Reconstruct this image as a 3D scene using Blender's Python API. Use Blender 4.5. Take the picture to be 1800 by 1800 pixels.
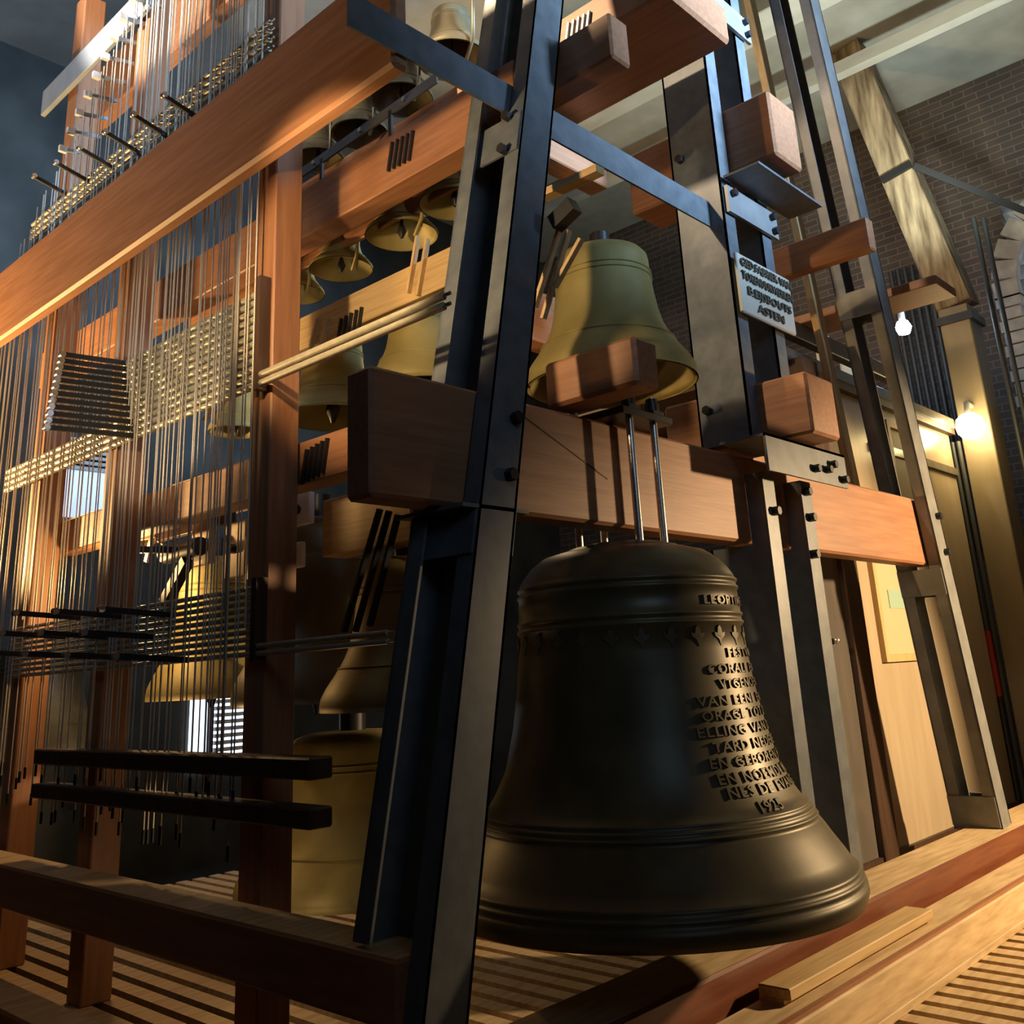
import bpy, bmesh, math, random
from mathutils import Vector, Matrix
random.seed(7)
for o in list(bpy.data.objects): bpy.data.objects.remove(o, do_unlink=True)
S = bpy.context.scene; COL = S.collection
# ------------------------------------------------------------------ camera
# world: X runs along the timber with the big bell, Y along the tracker side, Z up, floor grating at 0
CAMZ = 1.2
RIGHT = Vector((0.684462, -0.727409, -0.048872)); DOWN = Vector((0.174590, 0.228629, -0.957730)); FWD = Vector((0.707835, 0.646997, 0.283487))
cd = bpy.data.cameras.new('camera'); cam = bpy.data.objects.new('camera', cd); COL.objects.link(cam)
M = Matrix.Identity(4)
for i in range(3): M[i][0] = RIGHT[i]; M[i][1] = -DOWN[i]; M[i][2] = -FWD[i]
M[2][3] = CAMZ; cam.matrix_world = M
FPX, CY = 1674.28, 690.55
cd.sensor_fit = 'HORIZONTAL'; cd.sensor_width = 36; cd.lens = FPX/1800*36; cd.shift_y = -(900-CY)/1800; cd.clip_start = .02
S.camera = cam
def P(u, v, x=None, y=None, z=None):                    # a point of the place seen at a pixel, on a known plane
    d = RIGHT*((u-900)/FPX) + DOWN*((v-CY)/FPX) + FWD
    t = x/d.x if x is not None else y/d.y if y is not None else (z-CAMZ)/d.z
    return Vector((0, 0, CAMZ)) + d*t
# ------------------------------------------------------------------ world, lamps, exposure
W = bpy.data.worlds.new('world'); S.world = W; W.use_nodes = True
W.node_tree.nodes['Background'].inputs[0].default_value = (.35, .5, .8, 1); W.node_tree.nodes['Background'].inputs[1].default_value = .25
S.view_settings.view_transform = 'Standard'; S.view_settings.look = 'None'; S.view_settings.gamma = 1; S.view_settings.exposure = .25
S.view_settings.use_curve_mapping = False
WARM, AMB, COOL = (1, .70, .38), (1, .62, .25), (.45, .68, 1)
def lamp(name, kind, loc, power, color, size=.12, target=None, angle=None, blend=.5, size_y=None):
    l = bpy.data.lights.new(name, kind); l.energy = power; l.color = color
    if kind == 'AREA':
        l.size = size
        if size_y: l.shape = 'RECTANGLE'; l.size_y = size_y
    else: l.shadow_soft_size = size
    if kind == 'AREA' and angle: l.spread = math.radians(angle)
    if kind == 'SPOT': l.spot_size = math.radians(angle); l.spot_blend = blend
    o = bpy.data.objects.new(name, l); COL.objects.link(o); o.location = loc
    if target is not None: o.rotation_euler = (Vector(target)-Vector(loc)).to_track_quat('-Z', 'Y').to_euler()
    return o
lamp('floodlight_right', 'SPOT', (6.4, -.55, 1.95), 850, WARM, .08, (5.35, 2.0, .95), 83, .5)
lamp('floodlight_high', 'SPOT', (1.7, 2.9, 4.9), 300, (1, .74, .46), .05, (3.0, 2.1, 4.1), 64, .2)
lamp('low_fill', 'SPOT', (1.0, 2.45, 2.75), 90, (1, .70, .38), .04, (2.4, 2.62, 2.70), 72, .3)  # unseen warm fill added for the nearest post and golden bell
lamp('cool_fill', 'AREA', (.3, -2.6, 4.2), 4.5, COOL, 2.0, (2.6, 2.0, 3.0), 60)  # no window here: cool fill added to lift the dark steel
lamp('wire_fill', 'SPOT', (.2, 4.2, 4.5), 540, (1, .86, .70), .06, (1.9, 4.0, 5.45), 76, .2)  # unseen spot added to brighten the upper wires
lamp('floodlight_left', 'SPOT', (.9, 6.9, 1.95), 800, AMB, .06, (2.3, 5.2, 3.25), 78, .3)
lamp('rod_fill', 'SPOT', (1.0, 3.4, 2.25), 32, (1, .78, .5), .04, (1.9, 3.75, 2.5), 66, .4)  # unseen spot added to brighten the upper bank of rods
lamp('window_daylight', 'AREA', (4.6, -2.8, 4.6), 130, COOL, 1.6, (3.9, 2.0, 4.7), 40)
lamp('window_daylight_left', 'AREA', (-1.6, 4.4, 6.3), 14, COOL, 1.6, (2.0, 5.0, 4.6), 70)
lamp('ceiling_fill', 'SPOT', (7.0, 2.0, 4.3), 260, (.9, 1, .88), .15, (7.6, 2.4, 7), 140, .6)  # unseen light added to brighten the ceiling
lamp('inner_lamp', 'POINT', (4.6, 4.4, 3.35), 14, WARM, .05)
lamp('inner_lamp_low', 'POINT', (2.25, 4.75, 1.75), 16, AMB, .05)
lamp('inner_lamp_base', 'POINT', (2.3, 3.55, .45), 1.6, WARM, .05)
# ------------------------------------------------------------------ materials
def mat(name, base, rough=.5, metal=0, noise=None, col2=None, bump=0, scale=(1, 1, 1), nscale=8, emit=None, spec=.5, lo=.35, hi=.7, detail=5):
    m = bpy.data.materials.new(name); m.use_nodes = True; N = m.node_tree.nodes; L = m.node_tree.links; b = N['Principled BSDF']
    b.inputs['Base Color'].default_value = (*base, 1); b.inputs['Roughness'].default_value = rough; b.inputs['Metallic'].default_value = metal
    b.inputs['Specular IOR Level'].default_value = spec
    if emit: b.inputs['Emission Color'].default_value = (*emit[0], 1); b.inputs['Emission Strength'].default_value = emit[1]
    if col2 or bump:
        g = N.new('ShaderNodeNewGeometry'); mp = N.new('ShaderNodeMapping'); mp.inputs['Scale'].default_value = scale
        nz = N.new('ShaderNodeTexNoise'); nz.inputs['Scale'].default_value = nscale; nz.inputs['Detail'].default_value = detail
        L.new(g.outputs['Position'], mp.inputs['Vector']); L.new(mp.outputs[0], nz.inputs['Vector'])
        if col2:
            r = N.new('ShaderNodeValToRGB'); r.color_ramp.elements[0].position = lo; r.color_ramp.elements[1].position = hi
            r.color_ramp.elements[0].color = (*base, 1); r.color_ramp.elements[1].color = (*col2, 1)
            L.new(nz.outputs[0], r.inputs[0]); L.new(r.outputs[0], b.inputs['Base Color'])
        if bump:
            bp = N.new('ShaderNodeBump'); bp.inputs['Strength'].default_value = bump; bp.inputs['Distance'].default_value = .004
            L.new(nz.outputs[0], bp.inputs['Height']); L.new(bp.outputs[0], b.inputs['Normal'])
    return m
WA, WB = (.27, .115, .05), (.36, .165, .075)
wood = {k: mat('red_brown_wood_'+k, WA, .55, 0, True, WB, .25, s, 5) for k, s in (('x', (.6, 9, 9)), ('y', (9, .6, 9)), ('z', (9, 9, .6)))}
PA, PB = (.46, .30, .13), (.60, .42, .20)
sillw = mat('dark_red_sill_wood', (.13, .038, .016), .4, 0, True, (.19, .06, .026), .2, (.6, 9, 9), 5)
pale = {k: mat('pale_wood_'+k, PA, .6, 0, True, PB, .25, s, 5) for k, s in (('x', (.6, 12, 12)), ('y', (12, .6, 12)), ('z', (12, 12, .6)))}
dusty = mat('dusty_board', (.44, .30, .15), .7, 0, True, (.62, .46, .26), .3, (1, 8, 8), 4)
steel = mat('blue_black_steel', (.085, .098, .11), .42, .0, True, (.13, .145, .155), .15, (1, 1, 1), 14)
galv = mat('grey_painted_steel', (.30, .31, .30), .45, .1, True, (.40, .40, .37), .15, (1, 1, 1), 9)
iron = mat('dark_iron', (.03, .03, .032), .4, .5)
bright = mat('bright_steel', (.55, .52, .48), .3, .9)
rodm = mat('steel_rod', (.40, .36, .26), .42, .35, True, (.5, .45, .33), .0, (1, 1, 1), 30)
wirem = mat('tracker_wire_metal', (.55, .48, .38), .45, .3)
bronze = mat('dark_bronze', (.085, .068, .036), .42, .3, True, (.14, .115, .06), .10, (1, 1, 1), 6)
bronze2 = mat('lit_bronze', (.24, .19, .06), .55, .2, True, (.38, .31, .11), .12, (1, 1, 1), 5)  # bronze lightened and yellowed for the lamp-lit inner bells
brick_m = mat('old_brick', (.10, .075, .060), .9, 0, True, (.20, .15, .12), .6, (1, 1, 1), 3)
def courses(m):
    N = m.node_tree.nodes; L = m.node_tree.links; b = N['Principled BSDF']; g = N.new('ShaderNodeNewGeometry'); sp = N.new('ShaderNodeSeparateXYZ'); ad = N.new('ShaderNodeMath'); cb = N.new('ShaderNodeCombineXYZ'); br = N.new('ShaderNodeTexBrick')
    L.new(g.outputs['Position'], sp.inputs[0]); L.new(sp.outputs[0], ad.inputs[0]); L.new(sp.outputs[1], ad.inputs[1]); L.new(ad.outputs[0], cb.inputs[0]); L.new(sp.outputs[2], cb.inputs[1]); L.new(cb.outputs[0], br.inputs[0])
    br.inputs['Scale'].default_value = 1; br.inputs['Brick Width'].default_value = .24; br.inputs['Row Height'].default_value = .075; br.inputs['Mortar Size'].default_value = .007
    br.inputs['Color1'].default_value = (.085, .062, .050, 1); br.inputs['Color2'].default_value = (.058, .044, .038, 1); br.inputs['Mortar'].default_value = (.125, .108, .094, 1)
    L.new(br.outputs[0], b.inputs['Base Color']); bp = N.new('ShaderNodeBump'); bp.inputs['Strength'].default_value = .6; bp.inputs['Distance'].default_value = .01; bp.invert = True
    L.new(br.outputs['Fac'], bp.inputs['Height']); L.new(bp.outputs[0], b.inputs['Normal'])
courses(brick_m)
stone_m = mat('light_brick', (.30, .27, .23), .9, 0, True, (.42, .38, .33), .4, (1, 1, 1), 9)
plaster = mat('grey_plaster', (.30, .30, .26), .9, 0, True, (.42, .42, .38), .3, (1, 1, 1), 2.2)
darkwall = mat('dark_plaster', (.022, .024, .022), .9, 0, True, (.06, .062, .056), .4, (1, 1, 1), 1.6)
concrete = mat('white_washed_beam', (.42, .41, .36), .8, 0, True, (.55, .54, .48), .3, (1, .4, 1), 4)
oldwood = mat('old_oak', (.10, .068, .036), .85, 0, True, (.42, .33, .21), .7, (5, 5, .7), 3)
pillar_m = mat('painted_post', (.20, .16, .10), .5, 0, True, (.27, .22, .14), .2, (1, 1, .3), 4)
booth_m = mat('varnished_board', (.42, .33, .22), .28, 0, True, (.48, .38, .26), .06, (4, 4, .5), 4)
greyboard = mat('grey_varnished_board', (.10, .088, .075), .25, 0, True, (.14, .12, .10), .05, (3, 3, .4), 3)  # darkened to put the columns' shade into the door colour
darkwood = mat('dark_wood', (.045, .022, .012), .5, 0, True, (.075, .038, .02), .2, (6, 6, .6), 5)
void = mat('dark_underfloor', (.012, .011, .01), .9)
white = mat('white_panel', (.70, .70, .68), .5)
paper = mat('paper', (.50, .40, .24), .7); paper2 = mat('pale_green_card', (.30, .42, .33), .7)
pbox = mat('blue_grey_board', (.20, .24, .28), .6, 0, True, (.27, .31, .35), .1, (1, 1, 1), 5)
cable = mat('cable_sheath', (.045, .048, .05), .5); red = mat('red_sleeve', (.35, .03, .02), .5)
bulb = mat('warm_bulb_glass', (1, .9, .7), .3, emit=((1, .80, .42), 22)); bulb2 = mat('cold_bulb_glass', (.9, .95, 1), .3, emit=((.62, .78, 1), 30))
sky = mat('daylight_opening', (.7, .8, .9), .5, emit=((.72, .85, 1), 2.2)); dimsky = mat('daylit_opening', (.7, .8, .9), .5, emit=((.6, .75, 1), .5))
# ------------------------------------------------------------------ mesh helpers
class MB:
    def __init__(s): s.v = []; s.f = []; s.sm = []
    def add(s, vs, fs, smooth=False):
        n = len(s.v); s.v += [Vector(p) for p in vs]; s.f += [[i+n for i in f] for f in fs]; s.sm += [smooth]*len(fs)
    def frame(s, o, ax, ay, az, bev=0):                 # a box: corner-centre o, half-axes
        if bev <= 0:
            vs = [o+ax*i+ay*j+az*k for i in (-1, 1) for j in (-1, 1) for k in (-1, 1)]
            s.add(vs, [(0, 1, 3, 2), (4, 6, 7, 5), (0, 4, 5, 1), (2, 3, 7, 6), (0, 2, 6, 4), (1, 5, 7, 3)]); return s
        bm = bmesh.new(); bmesh.ops.create_cube(bm, size=2)
        for v in bm.verts: v.co = o+ax*v.co.x+ay*v.co.y+az*v.co.z
        bmesh.ops.bevel(bm, geom=bm.edges[:], offset=bev, segments=1, affect='EDGES'); bm.verts.index_update()
        s.add([v.co.copy() for v in bm.verts], [[v.index for v in f.verts] for f in bm.faces]); bm.free(); return s
    def box(s, x0, x1, y0, y1, z0, z1, bev=0):
        return s.frame(Vector(((x0+x1)/2, (y0+y1)/2, (z0+z1)/2)), Vector((abs(x1-x0)/2, 0, 0)), Vector((0, abs(y1-y0)/2, 0)), Vector((0, 0, abs(z1-z0)/2)), bev)
    def bar(s, a, b, w, h, up=(0, 0, 1), bev=0):        # a bar from a to b, w across, h along up
        a = Vector(a); b = Vector(b); d = (b-a); L = d.length; d.normalize(); up = Vector(up)
        side = d.cross(up).normalized(); u = side.cross(d).normalized()
        return s.frame((a+b)/2, d*L/2, side*w/2, u*h/2, bev)
    def tube(s, pts, r, n=8, caps=True):
        pts = [Vector(p) for p in pts]; rings = []
        for i, p in enumerate(pts):
            d = (pts[min(i+1, len(pts)-1)]-pts[max(i-1, 0)]).normalized()
            a = d.orthogonal().normalized() if i == 0 else (a-d*a.dot(d)).normalized()
            b = d.cross(a); rr = r[i] if isinstance(r, (list, tuple)) else r
            rings.append([p+a*math.cos(t*2*math.pi/n)*rr+b*math.sin(t*2*math.pi/n)*rr for t in range(n)])
        vs = [q for R in rings for q in R]; fs = []
        for i in range(len(pts)-1):
            for t in range(n): fs.append((i*n+t, i*n+(t+1) % n, (i+1)*n+(t+1) % n, (i+1)*n+t))
        s.add(vs, fs, True)
        if caps: s.add(rings[0], [list(range(n))[::-1]]); s.add(rings[-1], [list(range(n))])
        return s
    def lathe(s, c, prof, n=48, ax=None):
        c = Vector(c); vs = []; fs = []
        for r, z in prof:
            for t in range(n): a = t*2*math.pi/n; vs.append(c+Vector((r*math.cos(a), r*math.sin(a), z)))
        for i in range(len(prof)-1):
            for t in range(n): fs.append((i*n+t, i*n+(t+1) % n, (i+1)*n+(t+1) % n, (i+1)*n+t))
        s.add(vs, fs, True); return s
    def bolt(s, p, nrm, r=.016, h=.02):                 # hexagon head
        p = Vector(p); nrm = Vector(nrm).normalized(); a = nrm.orthogonal().normalized(); b = nrm.cross(a)
        A = [p+a*math.cos(t*math.pi/3)*r+b*math.sin(t*math.pi/3)*r for t in range(6)]; B = [q+nrm*h for q in A]
        s.add(A+B, [tuple(range(6, 12))]+[(t, (t+1) % 6, 6+(t+1) % 6, 6+t) for t in range(6)])
        return s
WL = {}
def obj(name, mb, m, parent=None, label=None, cat=None, group=None, kind=None):
    me = bpy.data.meshes.new(name); vs = mb.v
    mn = Vector([min(v[i] for v in vs) for i in range(3)]); mx = Vector([max(v[i] for v in vs) for i in range(3)])
    c = (mn+mx)/2
    if parent is None: c.z = mn.z
    me.from_pydata([v-c for v in vs], [], mb.f)
    for p, sm in zip(me.polygons, mb.sm): p.use_smooth = sm
    bm = bmesh.new(); bm.from_mesh(me); bmesh.ops.recalc_face_normals(bm, faces=bm.faces); bm.to_mesh(me); bm.free()
    me.materials.append(m)
    o = bpy.data.objects.new(name, me); COL.objects.link(o); WL[o] = c
    o.location = c
    if parent: o.parent = parent; o.location = c-WL[parent]
    tag(o, label, cat, group, kind); return o
def tag(o, label=None, cat=None, group=None, kind=None):
    for k, v in (('label', label), ('category', cat), ('group', group), ('kind', kind)):
        if v: o[k] = v
def empty(name, loc, label=None, cat=None, group=None, kind=None):
    o = bpy.data.objects.new(name, None); COL.objects.link(o); o.location = loc; o.empty_display_size = .05; WL[o] = Vector(loc)
    tag(o, label, cat, group, kind); return o
def struct(name, mb, m, parent=None): return obj(name, mb, m, parent, kind=None if parent else 'structure')
def copytree(root, delta, label=None, group=None):
    r = root.copy(); COL.objects.link(r); r.location = root.location+Vector(delta); WL[r] = WL[root]+Vector(delta)
    if label: r['label'] = label
    if group: r['group'] = group
    for ch in root.children:
        c = ch.copy(); COL.objects.link(c); c.parent = r
        for g in ch.children: d = g.copy(); COL.objects.link(d); d.parent = c
    return r
def beam(axis, x0, x1, y0, y1, z0, z1, label, cat='beam', group=None, m=None, bev=.006, name='timber_beam'):
    return obj(name, MB().box(x0, x1, y0, y1, z0, z1, bev), m or wood[axis], None, label, cat, group)
# ------------------------------------------------------------------ setting: floor, walls, ceiling
floor = empty('floor', (0, 0, 0), kind='structure')
me = None
for i in range(64):                                     # slats of the grating run along Y, laid out along X
    x = 1.0+i*.12
    if me is None:
        o = obj('slat', MB().box(x-.0375, x+.0375, -2.2, 6.4, -.05, 0), dusty, floor); me = o.data; y0 = o.location.copy(); x00 = x
    else:
        o = bpy.data.objects.new('slat', me); COL.objects.link(o); o.parent = floor; o.location = y0+Vector((x-x00, 0, 0))
struct('underfloor_slab', MB().box(-3, 11, -3, 8.5, -.5, -.3), void, floor)  # near-black slab stands for the unlit void below the slats
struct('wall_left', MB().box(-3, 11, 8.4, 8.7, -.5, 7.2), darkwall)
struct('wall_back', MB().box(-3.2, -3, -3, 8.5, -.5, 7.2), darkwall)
struct('wall_front', MB().box(-3, 11, -3.3, -3, -.5, 7.2), brick_m)
struct('ceiling', MB().box(-3.2, 11, -3.3, 8.7, 7.05, 7.3), plaster)
# ------------------------------------------------------------------ main timber, sill, bottom beams
def crack(mb, a, b, w=.004): mb.bar(a, b, w, .003, (0, 1, 0)); return mb
MBM = beam('x', 1.67, 5.93, 2.08, 2.20, 1.70, 2.09, 'massive red-brown timber carrying the large front bell, bolted between both leaning steel legs', bev=.012)
obj('shrinkage_crack', crack(MB(), P(922, 733, y=2.079), P(1068, 842, y=2.079)), darkwood, MBM)
SILL = beam('x', .6, 7.2, 1.94, 2.20, .02, .24, 'heavy red-brown sill beam on the floor grating under the large front bell', m=sillw, bev=.01)
obj('dust_or_lit_top', MB().box(.62, 7.18, 1.955, 2.19, .24, .2415), dusty, SILL, 'pale strip painting in the lit top edge')
_b = beam('y', 1.73, 1.90, 2.07, 6.6, .37, .53, 'low red-brown sill timber in front of the tracker wires, under the foot of the near steel leg', bev=.008)
obj('dust_or_lit_top', MB().box(1.73+.008, 1.90-.01, 2.07+.01, 6.6-.01, .53, .53+.0015), dusty, _b, 'pale strip painting in the lit top edge')  # pale layer puts the lit top edge into the colour
_b = beam('y', 1.50, 1.66, 2.6, 6.5, .0, .17, 'lowest red-brown timber in the bottom left corner, lit along its top edge', bev=.008)
obj('dust_or_lit_top', MB().box(1.50+.008, 1.66-.01, 2.6+.01, 6.5-.01, .17, .17+.0015), dusty, _b, 'pale strip painting in the lit top edge')  # pale strip painted in place of light along the top edge
beam('y', 1.84, 1.93, 2.6, 4.7, .78, .84, 'lower of two dark rails at the bottom of the tracker wires', 'rail', m=darkwood, name='wooden_rail')
beam('y', 1.84, 1.93, 2.6, 4.7, .92, .985, 'upper of two dark rails at the bottom of the tracker wires', 'rail', m=darkwood, name='wooden_rail')
# ------------------------------------------------------------------ planks before the sill
pl = obj('floor_plank', MB().box(2.4, 8.5, 1.69, 1.90, .01, .135, .006), dusty, None, 'long pale dusty plank lying along the foot of the red sill beam', 'plank')
obj('groove_strip', MB().box(2.4, 8.5, 1.70, 1.722, .135, .147), wood['x'], pl, 'thin red-brown strip along the front edge')
sb = MB().box(3.12, 4.36, 1.775, 1.89, .148, .185, .004); sb.box(3.12, 4.36, 1.80, 1.89, .135, .15)
obj('short_board', sb, pale['x'], None, 'short pale board lying on top of the long dusty plank', 'board')
obj('edge_strip', MB().box(2.4, 8.5, 1.64, 1.69, .0, .03, .003), dusty, None, 'narrow pale strip where the slatted floor meets the long plank', 'strip')
obj('wood_block', MB().box(3.52, 3.68, 1.97, 2.03, .24, .285, .003), galv, None, 'small grey block on the sill beam just below the rim of the large bell', 'block')
bc = MB().tube([(4.16, 2.02, .24), (4.16, 2.02, .27)], .07, 14)
obj('felt_disc', bc, galv, None, 'small grey disc on the sill beam to the right of the large bell', 'disc')
# ------------------------------------------------------------------ leaning steel legs
def leg(name, xa, za, slope, ztop, zbot, label, right=False):
    xf = lambda z: xa+(z-za)*slope
    rx = 0 if right else -.035
    root = empty(name, (xf(zbot), 2.1, zbot), label, 'steel strut')
    w = .16
    for k, (yw, yf, nm) in enumerate(((2.0, 1, 'front_channel'), (2.265, -1, 'rear_channel'))):
        mb = MB(); a = Vector((xf(zbot if k == 0 else (.53 if not right else .24))+k*rx, yw, zbot if k == 0 else (.53 if not right else .24))); b = Vector((xf(ztop)+k*rx, yw, ztop))
        yy = Vector((0, yf, 0)); d = (b-a).normalized(); sx = Vector((1, 0, 0)); sx = (sx-d*sx.dot(d)).normalized()
        mb.frame((a+b)/2+yy*.005, (b-a)/2, sx*w/2, Vector((0, .005, 0)))
        for s in (-1, 1): mb.frame((a+b)/2+sx*s*(w/2-.005)+yy*.035, (b-a)/2, sx*.005, Vector((0, .035, 0)))
        obj(nm, mb, steel if not right else steelr, root)
    for z, h in ((1.63, .16), (3.10, .17), (4.6, .16)) if not right else ((1.6, .15), (.33, .16), (3.3, .16)):
        for s in (-1, 1):
            x = xf(z)+s*(w/2+.006)
            obj('batten_plate', MB().bar((x-slope*h/2, 2.135, z-h/2), (x+slope*h/2, 2.135, z+h/2), .26, .008, (1, 0, 0)), steel if not right else steelr, root)
    if not right: obj('ledge_angle', MB().box(xf(1.69)-.15, xf(1.69)+.14, 2.0, 2.3, 1.685, 1.697), steel, root)
    for z in (1.80, 1.99) if not right else (1.77, 1.98):
        mb = MB().bolt((xf(z)+.03, 1.999, z), (0, -1, 0), .021, .028); obj('bolt', mb, iron, root)
    if not right:
        for z in (3.03, 3.18): obj('bolt', MB().bolt((xf(z)-w/2-.01, 2.06, z), (-1, 0, 0), .02, .03), iron, root)
    return root
steelr = mat('lightened_steel', (.16, .165, .165), .4, 0, True, (.22, .22, .21), .15, (1, 1, 1), 10)  # same paint as the other steel, lightened for the lit right leg
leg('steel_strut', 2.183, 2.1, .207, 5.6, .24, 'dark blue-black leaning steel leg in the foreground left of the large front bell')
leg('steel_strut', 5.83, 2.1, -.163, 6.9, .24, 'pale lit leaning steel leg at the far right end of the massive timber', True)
# long flat steel tie along X
tie = obj('steel_tie_bar', MB().box(1.59, 3.745, 2.077, 2.087, 3.21, 3.345), steel, None, 'flat dark steel tie bar from the big front plank to the upright steel column', 'tie bar')
# ------------------------------------------------------------------ upright steel column of two channels
colm = empty('steel_column', (3.97, 2.1, .24), 'upright blue-black double steel column with a cast nameplate, right of the large bell', 'column')
for x0, nm in ((3.745, 'near_channel'), (4.10, 'far_channel')):
    mb = MB().box(x0, x0+.008, 2.0, 2.26, 2.15, 6.2)
    mb.box(x0, x0+.10, 2.0, 2.01, 2.15, 6.2); mb.box(x0, x0+.10, 2.25, 2.26, 2.15, 6.2)
    obj(nm, mb, steel, colm, None)
    fl = MB().box(x0+.02, x0+.12, 1.985, 1.995, .24, 2.0); ww = MB().box(x0+.02, x0+.028, 1.996, 2.072, .24, 2.0); ww.box(x0+.02, x0+.028, 2.072, 2.28, .24, 1.69); ww.box(x0+.02, x0+.12, 2.27, 2.28, .24, 1.69); obj('lower_web', ww, steel, colm)
    obj('lower_flange', fl, steel, colm)
mb = MB().box(3.60, 4.36, 1.86, 2.08, 2.115, 2.127); mb.box(3.60, 4.36, 1.86, 1.872, 1.965, 2.127)
obj('bracket_angle', mb, steel, colm)
for x, z in ((4.14, 2.03), (4.2, 2.06), (4.02, 2.02), (4.3, 2.0)): obj('bolt', MB().bolt((x, 1.86, z), (0, -1, 0), .018, .03), iron, colm)
for x, z in ((3.83, 1.83), (4.17, 1.83), (4.15, 1.66), (4.16, 1.95)): obj('bolt', MB().bolt((x, 1.985, z), (0, -1, 0), .02, .03), iron, colm)
for z in (3.33, 4.50):
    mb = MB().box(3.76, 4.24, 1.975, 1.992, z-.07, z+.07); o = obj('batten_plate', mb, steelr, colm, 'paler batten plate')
    for x in (3.80, 4.18): obj('bolt', MB().bolt((x, 1.975, z+.035), (0, -1, 0), .02, .025), iron, o)
    obj('bolt', MB().bolt((4.19, 1.975, z-.04), (0, -1, 0), .02, .025), iron, o)
obj('shelf_angle', MB().box(3.76, 4.42, 1.80, 1.99, 3.44, 3.452), steel, colm)
for z in (3.62, 2.32): obj('bolt', MB().bolt((3.744, 2.2, z), (-1, 0, 0), .022, .03), iron, colm)
platem = mat('cream_cast_plate', (.50, .47, .38), .5); letm = mat('plate_lettering', (.12, .10, .07), .5)
FONT = bpy.data.curves.new('font_curve', 'FONT').font
def text_mesh(s, size, ext, spacing=1.0, off=0.0):
    c = bpy.data.curves.new('lettering', 'FONT'); c.body = s; c.size = size; c.extrude = ext; c.resolution_u = 2; c.space_character = spacing; c.offset = off
    o = bpy.data.objects.new('lettering', c); COL.objects.link(o); bpy.context.view_layer.update()
    m = bpy.data.meshes.new_from_object(o.evaluated_get(bpy.context.evaluated_depsgraph_get())); bpy.data.objects.remove(o)
    vs = [v.co.copy() for v in m.vertices]; fs = [list(p.vertices) for p in m.polygons]; bpy.data.meshes.remove(m); bpy.data.curves.remove(c)
    return vs, fs
np_ = obj('nameplate', MB().box(3.73, 4.245, 1.955, 1.975, 2.735, 3.035, .006), platem, colm, 'cream cast nameplate with raised dark lettering')
for i, (t, x0, x1, z, h) in enumerate((('GED.FABRIEK VAN', 3.745, 4.235, 2.970, .042), ('TORENUURWERKEN', 3.745, 4.235, 2.902, .042), ('B.EIJSBOUTS', 3.78, 4.20, 2.832, .042), ('ASTEN', 3.86, 4.11, 2.762, .042))):
    vs, fs = text_mesh(t, 1, .0); X = max(v.x for v in vs); mb = MB(); n = len(vs); Z = .72
    tp = [Vector((x0+v.x/X*(x1-x0), 1.943, z+v.y/Z*h)) for v in vs]; mb.add(tp, fs)
    # extruded sides
    bm = bmesh.new(); q = [bm.verts.new(p) for p in tp]; [bm.faces.new([q[i] for i in f]) for f in fs if len(set(f)) > 2]
    e = bmesh.ops.extrude_face_region(bm, geom=bm.faces[:]); [setattr(v.co, 'y', 1.956) for v in e['geom'] if isinstance(v, bmesh.types.BMVert)]
    bm.verts.index_update(); mb = MB(); mb.add([v.co.copy() for v in bm.verts], [[v.index for v in f.verts] for f in bm.faces]); bm.free()
    obj('lettering', mb, letm, np_)
# ------------------------------------------------------------------ the large bell
BX, BY = 2.883, 2.12
def bell_profile(R, H):                                   # outer then inner, z measured from the lip upwards
    o = [(1, 0), (1.0, .04), (.985, .085), (.925, .15), (.85, .21), (.80, .255), (.775, .275), (.72, .33), (.668, .40), (.625, .50), (.594, .62), (.575, .72), (.563, .80), (.560, .87), (.548, .91), (.50, .945), (.43, .965), (.34, .978), (.20, .984), (.0, .986)]
    i = [(.0, .93), (.30, .92), (.46, .90), (.51, .84), (.53, .70), (.57, .52), (.64, .36), (.74, .24), (.86, .11), (.93, .03), (.955, 0), (1, 0)]
    return [(r*R, z*H) for r, z in i], [(r*R, z*H) for r, z in o]
ZL = .462
prof = [(.655, 0), (.69, 0), (.703, .03), (.700, .058), (.692, .061), (.696, .072), (.692, .082), (.683, .085), (.686, .095), (.680, .104), (.671, .108), (.649, .142), (.615, .190), (.598, .217), (.580, .241), (.573, .250), (.577, .256), (.573, .262), (.562, .265), (.566, .273), (.560, .280), (.549, .283), (.553, .290), (.547, .297), (.537, .301), (.522, .322), (.506, .347), (.470, .418), (.439, .546), (.417, .678), (.406, .790), (.401, .870), (.4065, .874), (.4065, .882), (.4005, .886), (.400, .898), (.4055, .902), (.4055, .909), (.3995, .913),
        (.397, .955), (.395, .990), (.4005, .994), (.4005, 1.002), (.3945, 1.006), (.3935, 1.017), (.399, 1.021), (.399, 1.028), (.3925, 1.032), (.388, 1.045), (.372, 1.07), (.345, 1.102), (.300, 1.135), (.24, 1.152), (.215, 1.156), (.205, 1.164), (.15, 1.178), (.0, 1.182)]
inner = [(.0, 1.11), (.2, 1.10), (.32, 1.06), (.355, 1.0), (.36, .8), (.39, .5), (.46, .3), (.56, .16), (.63, .05), (.655, 0)]
BELL = empty('bell', (BX, BY, ZL), 'very large dark bronze bell with raised lettering hanging in front under the massive timber', 'bell', 'carillon bells')
obj('bell_body', MB().lathe((BX, BY, ZL), inner+prof[1:], 96), bronze, BELL)
def rad(z):
    for (r0, z0), (r1, z1) in zip(prof, prof[1:]):
        if z0 <= z <= z1 and z1 > z0: return r0+(r1-r0)*(z-z0)/(z1-z0)
    return .4
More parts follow.
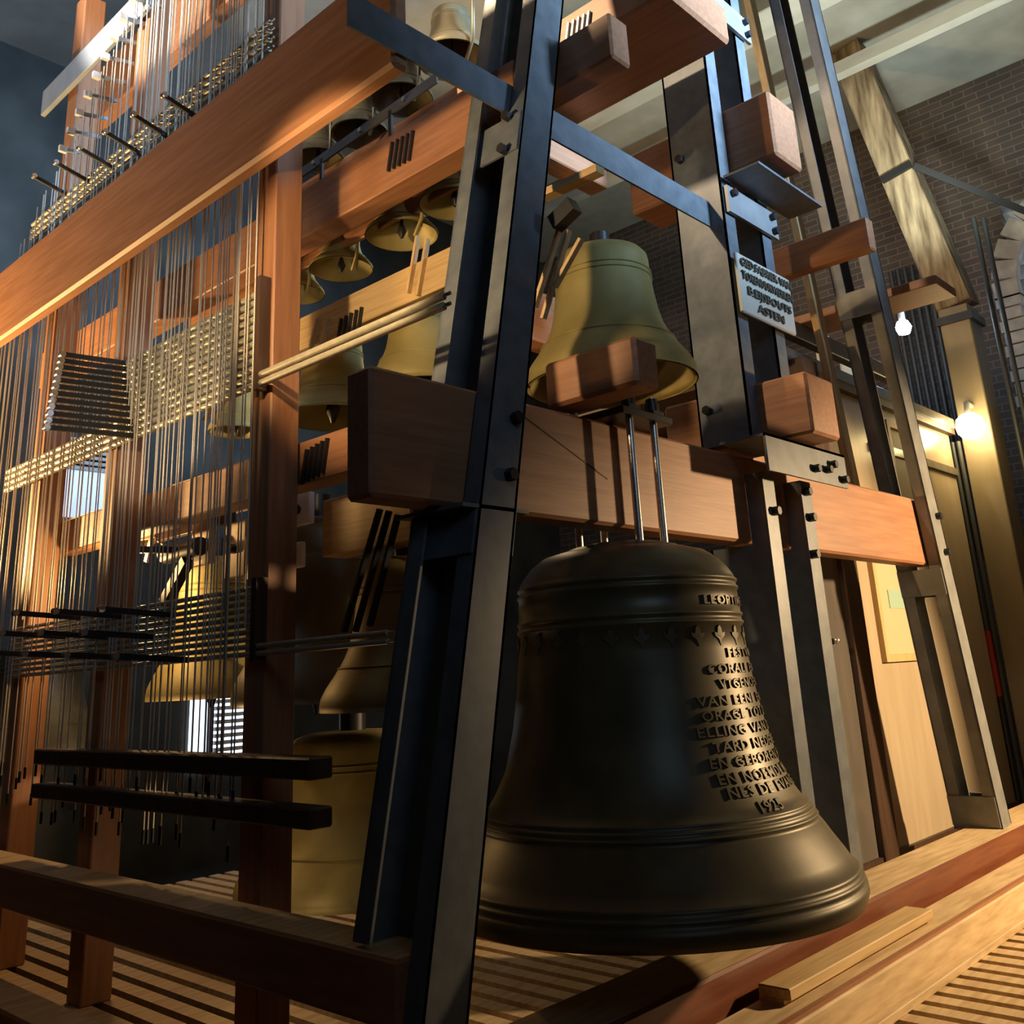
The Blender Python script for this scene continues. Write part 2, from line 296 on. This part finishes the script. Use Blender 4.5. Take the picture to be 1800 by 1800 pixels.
lines = [('LEOPTIME', 1053, 1.0), ('FESTVM', 1147, 1.), ('CORALE EN', 1175, 1.), ('VTGENOEN', 1202, 1.), ('VAN EENE EN', 1231, 1.), ('ORAGE TOT D', 1257, 1.), ('ELLING VAN D', 1285, 1.), ('TARD NEDERE', 1313, 1.), ('EN GEBOREN H', 1341, 1.), ('EN NOEMDE MI', 1370, 1.), ('NES DE EVANG', 1396, 1.), ('1925', 1415, 1.)]
cdir = Vector((BX, BY)); D = cdir.length; a0 = math.atan2(-BY, -BX)
for t, v, k in lines:
    # the letters stand upright round the wall of the bell
    zc = None; u = 1262 if t != '1925' else 1352
    d = RIGHT*((u-900)/FPX)+DOWN*((v-CY)/FPX)+FWD; best = None
    for s in range(4000):
        q = Vector((0, 0, CAMZ))+d*(1.6+s*.0006); r = math.hypot(q.x-BX, q.y-BY)
        if 0 < q.z-ZL < 1.1 and r <= rad(q.z-ZL): best = q; break
    if best is None: continue
    zc = best.z-ZL; ac = math.atan2(best.y-BY, best.x-BX); h = .030; r = rad(zc)
    vs, fs = text_mesh(t, 1, .0, 1.1, .014); X = max(p.x for p in vs); wch = .036*len(t)
    if t == '1925': wch = .12; a1 = ac+wch/2/r
    else: a1 = a0+math.radians(80)
    bm = bmesh.new(); q = []
    for p in vs:
        ang = a1-(1-p.x/X)*wch/r; zz = zc-h/2+p.y/.72*h; q.append(bm.verts.new((ang, zz, 0)))
    for f in fs:
        if len(set(f)) > 2: bm.faces.new([q[i] for i in f])
    e = bmesh.ops.extrude_face_region(bm, geom=bm.faces[:])
    for vv in e['geom']:
        if isinstance(vv, bmesh.types.BMVert): vv.co.z = 1
    bm.verts.index_update(); out = []
    for vv in bm.verts:
        rr = rad(vv.co.y)+(-.002 if vv.co.z < .5 else .0055); out.append(Vector((BX+rr*math.cos(vv.co.x), BY+rr*math.sin(vv.co.x), ZL+vv.co.y)))
    ins = MB(); ins.add(out, [[x.index for x in f.verts] for f in bm.faces]); bm.free()
    obj('inscription_line', ins, bronze, BELL)
for k in range(26):                                       # palmette frieze below the upper rings
    a = k*2*math.pi/26; n0 = Vector((math.cos(a), math.sin(a), 0)); td = Vector((-math.sin(a), math.cos(a), 0)); zz = Vector((0, 0, 1)); c = Vector((BX, BY, ZL+.825))+n0*(rad(.825)-.004)
    sh = [(0, -.028), (.008, -.006), (.024, .004), (.026, .016), (.012, .012), (.008, .03), (0, .038), (-.008, .03), (-.012, .012), (-.026, .016), (-.024, .004), (-.008, -.006)]
    q = [c+td*x+zz*z-n0*(x*x/.8) for x, z in sh]; m_ = len(q); mb = MB(); mb.add(q+[p+n0*.0075 for p in q], [tuple(range(m_, 2*m_))]+[(t, (t+1) % m_, m_+(t+1) % m_, m_+t) for t in range(m_)])
    obj('leaf_ornament', mb, bronze, BELL)
obj('clapper', MB().tube([(BX, BY, ZL+1.0), (BX, BY, ZL+.35), (BX, BY, ZL+.16), (BX, BY, ZL-.01)], [.025, .03, .085, .03], 12), iron, BELL)
for s, y in ((-1, 1.985), (1, 1.985), (-1, 2.26), (1, 2.26)):
    x = BX+s*.077
    rd = obj('hanger_rod', MB().tube([(x, y, ZL+1.13), (x, y, 2.19)], .015, 10), bright, BELL, 'bright steel hanger rod')
    nb = MB().tube([(x, y, 2.135), (x, y, 2.165)], .03, 6); nb.tube([(x, y, 2.165), (x, y, 2.185)], .024, 6); nb.box(x-.035, x+.035, y-.03, y+.03, 2.118, 2.134)
    obj('hanger_nut', nb, iron, rd)
obj('hanger_yoke', MB().box(BX-.16, BX+.16, 1.95, 2.30, 2.09, 2.118, .003), iron, BELL)
# ------------------------------------------------------------------ cross timbers whose ends stick out at the front
beam('y', 2.54, 2.68, 1.75, 2.16, 2.115, 2.29, 'short red-brown cross timber lying on the massive timber over the large bell', bev=.014)
beam('y', 3.86, 4.13, 1.75, 2.6, 3.51, 3.86, 'red-brown cross timber end against the steel column above the nameplate', bev=.012)
beam('y', 3.83, 4.10, 1.75, 2.5, 2.14, 2.42, 'red-brown cross timber end standing on the steel bracket of the column', bev=.012)
beam('y', 2.57, 2.69, 1.75, 5.5, 3.41, 3.61, 'split orange-lit cross timber end at the top, right of the near steel leg', bev=.01)
beam('y', 3.02, 3.54, 1.75, 4.6, 3.95, 4.15, 'wide red-brown beam at the top edge, its dark underside facing down', bev=.015)
beam('y', 4.87, 4.95, 1.75, 2.7, 3.33, 3.52, 'red-brown cross timber end crossing the upper part of the pale leaning leg', bev=.008)
beam('y', 5.87, 6.22, 1.75, 2.9, 3.40, 3.46, 'flat red-brown plank end far right beside the old oak brace', 'plank', bev=.006, name='timber_plank')
beam('y', 4.15, 4.32, 2.25, 2.6, 2.13, 2.36, 'small red-brown timber behind the cross timber on the steel bracket', bev=.006)
# ------------------------------------------------------------------ tracker side: posts and long beams
for y, lab in ((3.03, 'red-brown square post nearest the steel leg, beside the roller rods'), (4.30, 'middle red-brown square post behind the tracker wires'), (5.20, 'leftmost red-brown square post behind the tracker wires')):
    beam('z', 1.95, 2.08, y, y+.135, .0, 5.4, lab, 'post', bev=.006, name='timber_post')
beam('y', 1.785, 1.855, 2.09, 7.6, 3.17, 3.625, 'broad orange-brown plank crossing the upper left in front of the wires', 'beam', bev=.014)
beam('y', 2.40, 2.53, 2.1, 6.6, 3.245, 3.50, 'orange-lit long beam passing behind the posts and the near steel leg', bev=.006)
beam('y', 2.09, 2.20, 2.23, 5.3, 1.935, 2.105, 'brown beam from behind the posts to the massive timber end', bev=.006)
beam('y', 2.74, 2.765, 2.3, 5.2, 3.345, 3.44, 'orange beam from which the row of small bells hangs', bev=.004)
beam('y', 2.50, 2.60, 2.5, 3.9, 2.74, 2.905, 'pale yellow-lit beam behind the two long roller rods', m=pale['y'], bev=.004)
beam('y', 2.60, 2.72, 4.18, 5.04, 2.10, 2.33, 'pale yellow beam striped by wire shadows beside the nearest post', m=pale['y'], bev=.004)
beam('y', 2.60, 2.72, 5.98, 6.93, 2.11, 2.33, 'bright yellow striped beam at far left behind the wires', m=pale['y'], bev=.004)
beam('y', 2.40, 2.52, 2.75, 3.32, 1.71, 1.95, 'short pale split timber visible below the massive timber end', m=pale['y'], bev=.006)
beam('y', 2.40, 2.50, 3.2, 6.35, 5.06, 5.5, 'large pinkish roof timber at the upper left corner', bev=.01)
beam('y', 1.90, 1.93, 4.2, 5.62, 4.70, 4.88, 'blue-grey board across the upper left corner', 'board', m=pbox, name='lever_board')
beam('y', 1.95, 2.08, 1.95, 3.03, 4.15, 4.35, 'upper brown beam behind the near steel leg at the top', bev=.006)
beam('x', 2.72, 3.70, 2.62, 2.74, 3.62, 3.90, 'dark brown beam running right behind the tie bar', bev=.006)
beam('x', 3.45, 5.2, 3.35, 3.50, 3.02, 3.34, 'dark red beam behind the upper bell', bev=.006)
a = P(522, 310, x=2.46); b = P(768, 137, x=2.46)
fl = obj('steel_flat', MB().bar(a, b, .01, .05), steel, None, 'thin dark steel flat with bolts in front of the top row of dark bells', 'steel flat')
for t in (.2, .7): q = a.lerp(b, t); obj('stand', MB().bar((q.x, q.y, 3.49), q, .012, .02, (0, 1, 0)), iron, fl)
for t in (.15, .5, .8): obj('bolt', MB().bolt(a.lerp(b, t)+Vector((-.005, 0, 0)), (-1, 0, 0), .012, .012), bright, fl)
# ------------------------------------------------------------------ roller rods and lever arms
def rod(y0, y1, x, z, r, label, group, arm=None):
    t = empty('roller_rod', (x, (y0+y1)/2, z-r), label, 'rod', group)
    obj('rod_tube', MB().tube([(x, y0, z), (x, y1, z)], r, 8), rodm, t)
    obj('pivot_pin', MB().tube([(x, y0-.03, z), (x, y0, z)], r*.45, 6), bright, t)
    if arm:
        ya, L, dz = arm
        a = obj('lever_arm', MB().bar((x, ya, z), (x-L, ya, z+dz), .012, .022), iron, t)
        obj('lever_eye', MB().tube([(x-L+.01, ya-.012, z+dz), (x-L+.01, ya+.012, z+dz)], .014, 8), bright, a)
    return t
for i in range(12):
    z = 2.315+i*.0345
    y0 = 3.09 if i > 1 else 2.02
    xx = 1.915
    rod(y0, 4.22 if i > 3 else 5.58, xx, z, .0145, 'steel roller rod in the upper bank beside the nearest post' if i > 1 else ('lower of two long roller rods passing in front of the nearest post' if i == 0 else 'upper of two long roller rods passing in front of the nearest post'), 'upper bank of roller rods' if i > 1 else None, (4.06+.012*i, .40-.008*i, -.02))
RK = obj('roller_rack', MB().box(1.90, 1.948, 3.045, 3.075, 2.29, 2.76), darkwood, None, 'dark upright end rack of the upper roller rods on the nearest post', 'rack')
for i in range(10):
    z = 1.315+i*.0255
    rod(3.06 if i > 1 else 2.31, 5.3, 1.915, z, .0095, 'thin steel roller rod in the lower bank of rods' if i > 1 else ('lower of two dark bars passing the nearest post to the near leg' if i == 0 else 'upper of two dark bars passing the nearest post to the near leg'), 'lower bank of roller rods' if i > 1 else None, (3.5+.14*((i*3) % 10), .30, .02))
obj('roller_rack', MB().box(1.90, 1.948, 3.02, 3.05, 1.29, 1.58), darkwood, None, 'dark upright end rack of the lower roller rods on the nearest post', 'rack')
for i in range(6):
    rod(3.05, 5.6, 1.915, 3.72+i*.045, .012, 'roller rod just above the broad front plank', 'top bank of roller rods', (3.6+.3*i, .2, .05))
for i in range(9):                                       # upper cranks with white ends, behind the wires
    y = 4.25+.095*i; z = 4.88-.75*(y-4.1)
    t = empty('lever_crank', (1.9, y, z), 'blue-grey lever crank among the wires at the upper left', 'crank', 'upper lever cranks')
    obj('crank_arm', MB().bar((1.99, y, z), (1.84, y, z-.03), .012, .02), pbox, t); obj('crank_end', MB().box(1.81, 1.85, y-.012, y+.012, z-.05, z-.012), white, t)
# ------------------------------------------------------------------ tracker wires
wi = 0; y = 3.075
ys = []
while y < 5.9:
    ys.append(y); y += random.choice((.02, .026, .032, .05) if y < 4.3 else (.032, .045, .06))
for k, y in enumerate(ys):
    zb = .62+.25*random.random() if k % 5 else 1.3+.3*random.random()
    zt = 5.4 if y < 4.0 else max(3.35, 4.98-.75*(y-4.1))+.05*random.random()
    x = 1.885+.02*random.random()
    mb = MB().tube([(x, y, zb), (x, y, zt)], .0032 if k % 3 else .0042, 5)
    w = obj('tracker_wire', mb, wirem, None, 'thin vertical steel tracker wire on the left side of the frame', 'wire', 'tracker wires')
    if zb < 1: obj('wire_turnbuckle', MB().tube([(x, y, zb), (x, y, zb+.05)], .006, 6), iron, w)
# ------------------------------------------------------------------ the other bells
def bell(c, R, H, label, m=bronze2, bracket=True, seg=40, group='carillon bells'):
    c = Vector(c); i, o = bell_profile(R, H)
    t = empty('bell', c, label, 'bell', group)
    mb = MB().lathe(c, i+o, seg)
    obj('bell_body', mb, m, t)
    rg = MB()
    for z in (.74, .78, .27): 
        r = [a for a in o]; rr = None
        for (r0, z0), (r1, z1) in zip(o, o[1:]):
            if z0 <= z*H <= z1: rr = r0+(r1-r0)*(z*H-z0)/(z1-z0)
        rg.lathe(c, [(rr-.004*R, z*H-.008*H), (rr+.018*R, z*H-.003*H), (rr+.018*R, z*H+.003*H), (rr-.004*R, z*H+.008*H)], seg)
    obj('moulding_ring', rg, m, t)
    obj('clapper', MB().tube([c+Vector((0, 0, .8*H)), c+Vector((0, 0, .3*H)), c+Vector((0, 0, .1*H)), c+Vector((0, 0, -.06*H))], [.03*R, .05*R, .14*R, .04*R], 8), iron, t)
    cr = MB().tube([c+Vector((0, 0, .97*H)), c+Vector((0, 0, 1.12*H))], .12*R, 8); obj('crown', cr, iron, t)
    if bracket:
        k = MB().tube([c+Vector((-.25*R, -1.15*R, .75*H)), c+Vector((-.25*R, -1.1*R, .02*H)), c+Vector((.05*R, -.5*R, -.12*H))], .06*R, 6)
        obj('hammer_spring', k, m, t)
    return t
bell(P(1075, 678, x=3.1), .36, .62, 'large golden bell lit from the left, behind the short cross timber', seg=64, bracket=False)
for (u, v, r), lab in zip(((522, 512, .15), (600, 468, .165), (706, 408, .18), (800, 352, .17)), ('small bell nearest the post in the row under the orange beam', 'second small bell from the post in the row under the orange beam', 'third small bell from the post in the row under the orange beam', 'small bell under the orange beam half hidden by the near steel leg')):
    p = P(u, v, x=2.80); bell((p.x, p.y, p.z-.02), r, .21, lab)
for (u, v, r), lab in zip(((560, 272, .15), (632, 225, .16), (706, 165, .17), (795, 95, .18)), ('dark bell nearest the post in the top row', 'second dark bell from the post in the top row', 'third dark bell from the post in the top row', 'dark bell at the top beside the near steel leg')):
    p = P(u, v, x=2.95); bell((p.x, p.y, p.z-.04), r, .30, lab, bronze)
for u, v, x, r, h, lab, m in ((585, 735, 2.75, .26, .42, 'half-lit bell above the brown beam, left of the massive timber end', bronze2), (745, 690, 2.75, .25, .52, 'tall yellow-lit bell seen just left of the near steel leg', bronze2), (415, 760, 2.9, .16, .34, 'narrow yellow-lit bell just left of the nearest post', bronze2),
        (372, 1228, 2.75, .33, .75, 'yellow-lit bell behind the lower rods left of the nearest post', bronze2), (560, 1235, 2.8, .40, .88, 'big dark bell hanging right of the nearest post', bronze), (715, 1245, 2.6, .34, .60, 'yellow-lit bell between the nearest post and the near steel leg', bronze2),
        (620, 1560, 3.1, .55, .72, 'pale wide bell standing low behind the near steel leg', bronze2), (60, 1330, 3.0, .5, .8, 'dim olive bell at far left low behind the wires', bronze)):
    p = P(u, v, x=x); bell(p, r, h, lab, m, seg=48, bracket=False)
# ------------------------------------------------------------------ hammers, plates and sticks inside
hm = empty('bell_hammer', P(300, 960, x=2.3), 'bell hammer with a pale wooden lever behind the wires', 'hammer')
obj('hammer_lever', MB().bar(P(233, 947, x=2.3), P(275, 940, x=2.3), .02, .03), pale['y'], hm)
obj('hammer_stem', MB().bar(P(271, 930, x=2.3), P(258, 988, x=2.3), .02, .03), white, hm)
obj('hammer_wire', MB().tube([P(274, 948, x=2.3), P(302, 968, x=2.3)], .006, 6), pale['y'], hm)
obj('hammer_head', MB().tube([P(292, 974, x=2.3), P(352, 960, x=2.3)], [.05, .045], 12), iron, hm)
q = P(322, 967, x=2.3); obj('hammer_bracket', MB().bar((2.06, 4.40, q.z), q, .03, .03), iron, hm)
obj('hammer_shank', MB().bar(P(330, 985, x=2.3), P(290, 1060, x=2.3), .05, .05), iron, hm)
for (u, v, w, h, x), lab in zip(((524, 896, 38, 46, 2.38), (516, 976, 22, 40, 2.38), (352, 955, 30, 70, 2.36), (412, 965, 34, 92, 2.36)), ('white square bearing plate with a bolt right of the nearest post', 'small white bearing block under the square bolted plate', 'orange bearing board with a pale bolt behind the wires', 'taller orange bearing board beside the nearest post')):
    p = P(u, v, x=x); q = P(u+w/2, v+h/2, x=x); hw = abs(q.y-p.y); hh = abs(q.z-p.z)
    t = empty('bearing_plate', (x, p.y, p.z-hh), lab, 'plate')
    obj('plate', MB().box(x, x+.03, p.y-hw, p.y+hw, p.z-hh, p.z+hh, .004), white if u > 500 else pale['z'], t); obj('bolt', MB().bolt((x, p.y, p.z), (-1, 0, 0), .022, .03), iron, t)
beam('y', 2.391, 2.43, 4.05, 5.1, 1.96, 2.06, 'narrow dark rail behind the orange bearing boards', 'rail', m=darkwood, bev=.003, name='wooden_rail')
st = [((1000, 405), (955, 560), 2.45), ((985, 400), (940, 540), 2.45), ((1022, 420), (975, 505), 2.4), ((735, 415), (718, 515), 2.49), ((752, 420), (735, 520), 2.49), ((560, 560), (540, 640), 2.49), ((578, 560), (556, 640), 2.49), ((668, 895), (605, 1110), 2.2), ((684, 898), (625, 1110), 2.2), ((700, 905), (650, 1100), 2.2), ((395, 700), (375, 745), 2.2), ((382, 690), (360, 740), 2.2)]
for k, (a, b, x) in enumerate(st):
    A = P(*a, x=x); B = P(*b, x=x)
    o = obj('tracker_stick', MB().bar(A, B, .022, .014, (0, 1, 0)), pale['z'] if k < 7 or k > 9 else iron, None, ('pale wooden tracker stick left of the golden bell', 'pale tracker stick left of the golden bell')[0] if k < 3 else 'thin tracker stick near the small bells left of the near leg' if k < 5 else 'thin tracker stick right of the nearest post above the half-lit bell' if k < 7 else 'dark slanting tracker stick below the massive timber end' if k < 10 else 'short pale tracker stick left of the nearest post', 'stick', 'tracker sticks %d' % (0 if k < 3 else 1 if k < 5 else 2 if k < 7 else 3 if k < 10 else 4))
gp = MB().bar(P(975, 395, x=2.42), P(1010, 360, x=2.42), .05, .06); obj('stick_hinge', gp, iron, None, 'dark iron hinge holding the pale sticks left of the golden bell', 'hinge')
obj('lit_batten', MB().bar(P(955, 345, x=2.55), P(1055, 298, x=2.55), .05, .03), pale['y'], None, 'orange-lit thin batten right of the near steel leg', 'batten')
SX = (2.083, 2.493, 2.393, 3.013)
for i, (u, v) in enumerate(((540, 790), (600, 560), (690, 250), (1000, 40))):
    t = empty('striker_bundle', P(u, v, x=SX[i]), 'dark iron striker fingers %s' % ('above the brown beam beside the post', 'on the pale beam under the small bells', 'on the orange-lit beam near the top', 'at the top right of the near steel leg')[i], 'striker')
    for k in range(5):
        a = P(u+k*9, v-k*5, x=SX[i]); obj('striker_finger', MB().bar(a, a+Vector((0, .03, -.13)), .014, .012, (0, 1, 0)), iron if i < 3 else galv, t)
# ------------------------------------------------------------------ booth behind the frame
BO = empty('control_booth', (6.8, 3.2, 0), 'tall varnished wooden booth behind the right half of the frame', 'booth')
obj('front_board', MB().box(5.95, 8.26, 2.6, 2.64, 0, 2.95), booth_m, BO)
obj('grey_door', MB().box(5.36, 5.75, 2.6, 2.64, 0, 2.6, .004), greyboard, BO, 'grey glossy door panel')
obj('door_post', MB().box(5.75, 5.95, 2.56, 2.66, 0, 3.0, .004), darkwood, BO)
obj('door_knob', MB().lathe((5.55, 2.58, 1.3), [(0, -.02), (.02, -.01), (.02, .01), (0, .02)], 10), bright, BO)
obj('side_board', MB().box(8.22, 8.26, 2.64, 4.4, 0, 2.95), booth_m, BO); obj('roof_board', MB().box(5.3, 8.28, 2.55, 4.4, 2.95, 3.0), darkwood, BO)
obj('cornice', MB().box(5.3, 8.29, 2.54, 2.60, 3.0, 3.09, .01), greyboard, BO); obj('mid_rail', MB().box(6.6, 8.26, 2.575, 2.60, 2.60, 2.66), greyboard, BO)
obj('skirting', MB().box(5.36, 8.26, 2.575, 2.60, 0, .10), darkwood, BO)
def pframe(x0, x1, z0, z1, lab, m=pale['z']):
    t = empty('picture_frame', ((x0+x1)/2, 2.58, z0), lab, 'picture frame'); w = .05
    mb = MB().box(x0, x1, 2.565, 2.6, z0, z0+w); mb.box(x0, x1, 2.565, 2.6, z1-w, z1); mb.box(x0, x0+w, 2.565, 2.6, z0+w, z1-w); mb.box(x1-w, x1, 2.565, 2.6, z0+w, z1-w)
    obj('frame', mb, m, t); obj('print', MB().box(x0+w, x1-w, 2.585, 2.6, z0+w, z1-w), paper, t); return t
fr = pframe(6.20, 6.95, 1.16, 1.92, 'framed notice with a green card on the booth below the massive timber')
obj('card', MB().box(6.42, 6.72, 2.58, 2.586, 1.50, 1.62), paper2, fr, 'pale green card')
pframe(6.85, 7.35, 2.15, 2.86, 'tall framed print on the booth above the end of the massive timber'); pframe(7.35, 7.6, 1.45, 1.95, 'narrow frame on the booth seen through the pale leaning leg', darkwood)
# ------------------------------------------------------------------ leaning plank and rail work behind the right leg
obj('leaning_plank', MB().bar((5.75, 2.42, 2.2), (5.2, 2.42, 5.9), .09, .05, (0, 1, 0), .004), pale['z'], None, 'pale leaning plank just left of the pale steel leg', 'plank')
beam('z', 4.62, 4.76, 2.40, 2.54, 2.0, 6.0, 'dark upright post right of the steel column', 'post', m=darkwood, name='timber_post')
beam('z', 5.35, 5.55, 2.45, 2.58, 1.9, 3.0, 'dark upright board above the massive timber beside the pale leg', 'post', m=darkwood, name='timber_post')
beam('x', 4.75, 7.6, 2.66, 2.74, 3.28, 3.40, 'dark horizontal rail above the booth roof', 'rail', m=darkwood, name='wooden_rail')
beam('x', 4.75, 6.6, 2.70, 2.74, 2.95+.08, 3.12, 'white shelf edge above the booth roof', 'shelf', m=white, name='shelf_board')
for i, (u, v, w, h) in enumerate(((1450, 620, 30, 60), (1492, 645, 34, 80))):
    p = P(u, v, y=3.2); obj('daylight_pane', MB().box(p.x-.13, p.x+.13, 3.2, 3.22, 3.0, p.z+.18), white, None, ('left', 'right')[i]+' pale panel glimpsed between the column and the pale leg', 'panel')
# ------------------------------------------------------------------ right wall, brace, lamp, ceiling beams
wr = MB().box(10, 10.3, -3.3, .55, -.5, 7.2); wr.box(10, 10.3, 2.25, 8.7, -.5, 7.2); wr.box(10, 10.3, .55, 2.25, -.5, 3.4)
wr.box(10, 10.3, .55, 2.25, 5.55, 7.2)
struct('wall_right', wr, brick_m)
WN = empty('window_1', (10.1, 1.4, 3.4), kind='structure')
for i in range(15):
    a = math.pi*i/14; c = Vector((9.985, 1.4+.93*math.cos(a), 4.65+.93*math.sin(a))); d = Vector((0, math.cos(a), math.sin(a)))
    o = obj('brick', MB().frame(c, Vector((.06, 0, 0)), d*.12, Vector((0, -math.sin(a), math.cos(a)))*.095, .004), stone_m, WN)
for i in range(9):
    for s in (-1, 1): obj('brick', MB().frame(Vector((9.985, 1.4+s*.93, 3.5+i*.128)), Vector((.06, 0, 0)), Vector((0, .12-.02*(i % 2), 0)), Vector((0, 0, .057)), .004), stone_m, WN)
for i in range(14): obj('louvre', MB().frame(Vector((10.15, 1.4, 3.5+i*.15)), Vector((.07, 0, -.05)), Vector((0, .85, 0)), Vector((.004, 0, .006))), galv, WN)
obj('window_pane', MB().box(10.3, 10.32, .5, 2.3, 3.4, 5.6), sky, WN)
pil = MB().box(8.35, 8.65, 2.28, 2.53, 0, 4.08, .008)
PIL = obj('timber_post', pil, pillar_m, None, 'smooth painted post on the far right carrying the glowing lamp', 'post')
obj('strap', MB().box(8.32, 8.68, 2.25, 2.55, 3.93, 4.0), iron, PIL)
br = MB().bar((8.5, 2.40, 4.1), (8.5, 2.95, 7.03), .30, .26, (1, 0, 0), .012)
BR = obj('oak_brace', br, oldwood, None, 'weathered old oak brace leaning up to the ceiling at the right', 'brace')
BRS = Vector((8.5, 2.66, 5.5)); dd = Vector((0, .55, 2.93)).normalized(); nn = Vector((1, 0, 0)); ss = dd.cross(nn)
obj('iron_strap', MB().frame(BRS, dd*.035, nn*.165, ss*.145), iron, BR, 'black iron strap')
obj('iron_stay', MB().bar((8.36, 2.50, 5.5), (8.9, 1.75, 4.9), .06, .02, (1, 0, 0)), iron, BR)
LM = empty('wall_lamp', (8.25, 2.4, 2.95), 'glowing round lamp on the painted post at the right', 'lamp')
obj('lamp_globe', MB().lathe((8.20, 2.40, 2.98), [(0, -.11), (.06, -.10), (.1, -.05), (.11, .0), (.1, .06), (.06, .10), (0, .11)], 20), bulb, LM)
obj('lamp_bracket', MB().tube([(8.34, 2.4, 3.18), (8.22, 2.4, 3.18), (8.20, 2.4, 3.08)], .025, 8), galv, LM)
lamp('wall_lamp_light', 'POINT', (8.05, 2.25, 2.95), 14, (1, .72, .3), .1)
cp = P(1588, 576, y=3.0)
C2 = empty('cold_lamp', cp, 'small cold white lamp shining beside the pale leaning leg', 'lamp')
obj('lamp_globe', MB().lathe(cp, [(0, -.075), (.05, -.06), (.075, 0), (.05, .06), (0, .075)], 16), bulb2, C2)
obj('lamp_cap', MB().tube([cp+Vector((0, 0, .07)), cp+Vector((0, 0, .16))], .03, 10), galv, C2)
lamp('cold_lamp_light', 'POINT', cp+Vector((-.05, -.15, 0)), 12, (.55, .75, 1), .08)
for i in range(7):
    y = 2.95+i*.075
    obj('wall_cable', MB().tube([(9.93, y, 2.2), (9.93, y+.01, 5.2)], .022, 6), cable, None, 'black cable in the bundle running up the brick wall behind the booth', 'cable', 'cable bundle on the brick wall')
for i, (x, y) in enumerate(((8.78, 2.20), (8.86, 2.14))):
    obj('wall_pipe', MB().tube([(x, y, .0), (x, y, 5.0)], .022, 8), cable, None, ('dark pipe running up beside the painted post, nearer one', 'dark pipe running up beside the painted post, farther one')[i], 'pipe')
for i in range(3):
    y = 2.555+i*.048; w = obj('post_cable', MB().tube([(8.33, y, .1), (8.33, y, 2.9)], .02, 6), cable, None, 'dark cable between the booth and the painted post', 'cable', 'cables beside the post')
    if i == 1: obj('red_sleeve', MB().tube([(8.33, y, .85), (8.33, y, 1.35)], .03, 8), red, w, 'red sleeve')
struct('trim_1', MB().box(6.9, 7.3, 1.2, 8.4, 6.72, 7.05, .01), concrete); struct('trim_2', MB().box(8.15, 8.27, -3, 8.4, 6.62, 6.75), concrete)
# far windows seen through the frame
p = P(388, 1280, y=8.38); WN2 = empty('window_2', (p.x, 8.38, p.z-.5), kind='structure')
obj('window_pane', MB().box(p.x-.32, p.x+.5, 8.36, 8.38, p.z-.34, p.z+.34), sky, WN2)
for i in range(14): obj('louvre', MB().box(p.x-.1, p.x+.5, 8.30, 8.35, p.z-.38+i*.06, p.z-.345+i*.06), white, WN2)
obj('window_frame', MB().box(p.x-.16, p.x-.12, 8.30, 8.35, p.z-.42, p.z+.42), iron, WN2)
p = P(148, 872, y=8.38); WN3 = empty('window_3', (p.x, 8.38, p.z-.3), kind='structure')
obj('window_pane', MB().box(p.x-.18, p.x+.18, 8.36, 8.38, p.z-.2, p.z+.22), dimsky, WN3)
for i in range(6): obj('louvre', MB().box(p.x-.18, p.x+.18, 8.32, 8.35, p.z+.22+i*.05, p.z+.25+i*.05), galv, WN3)
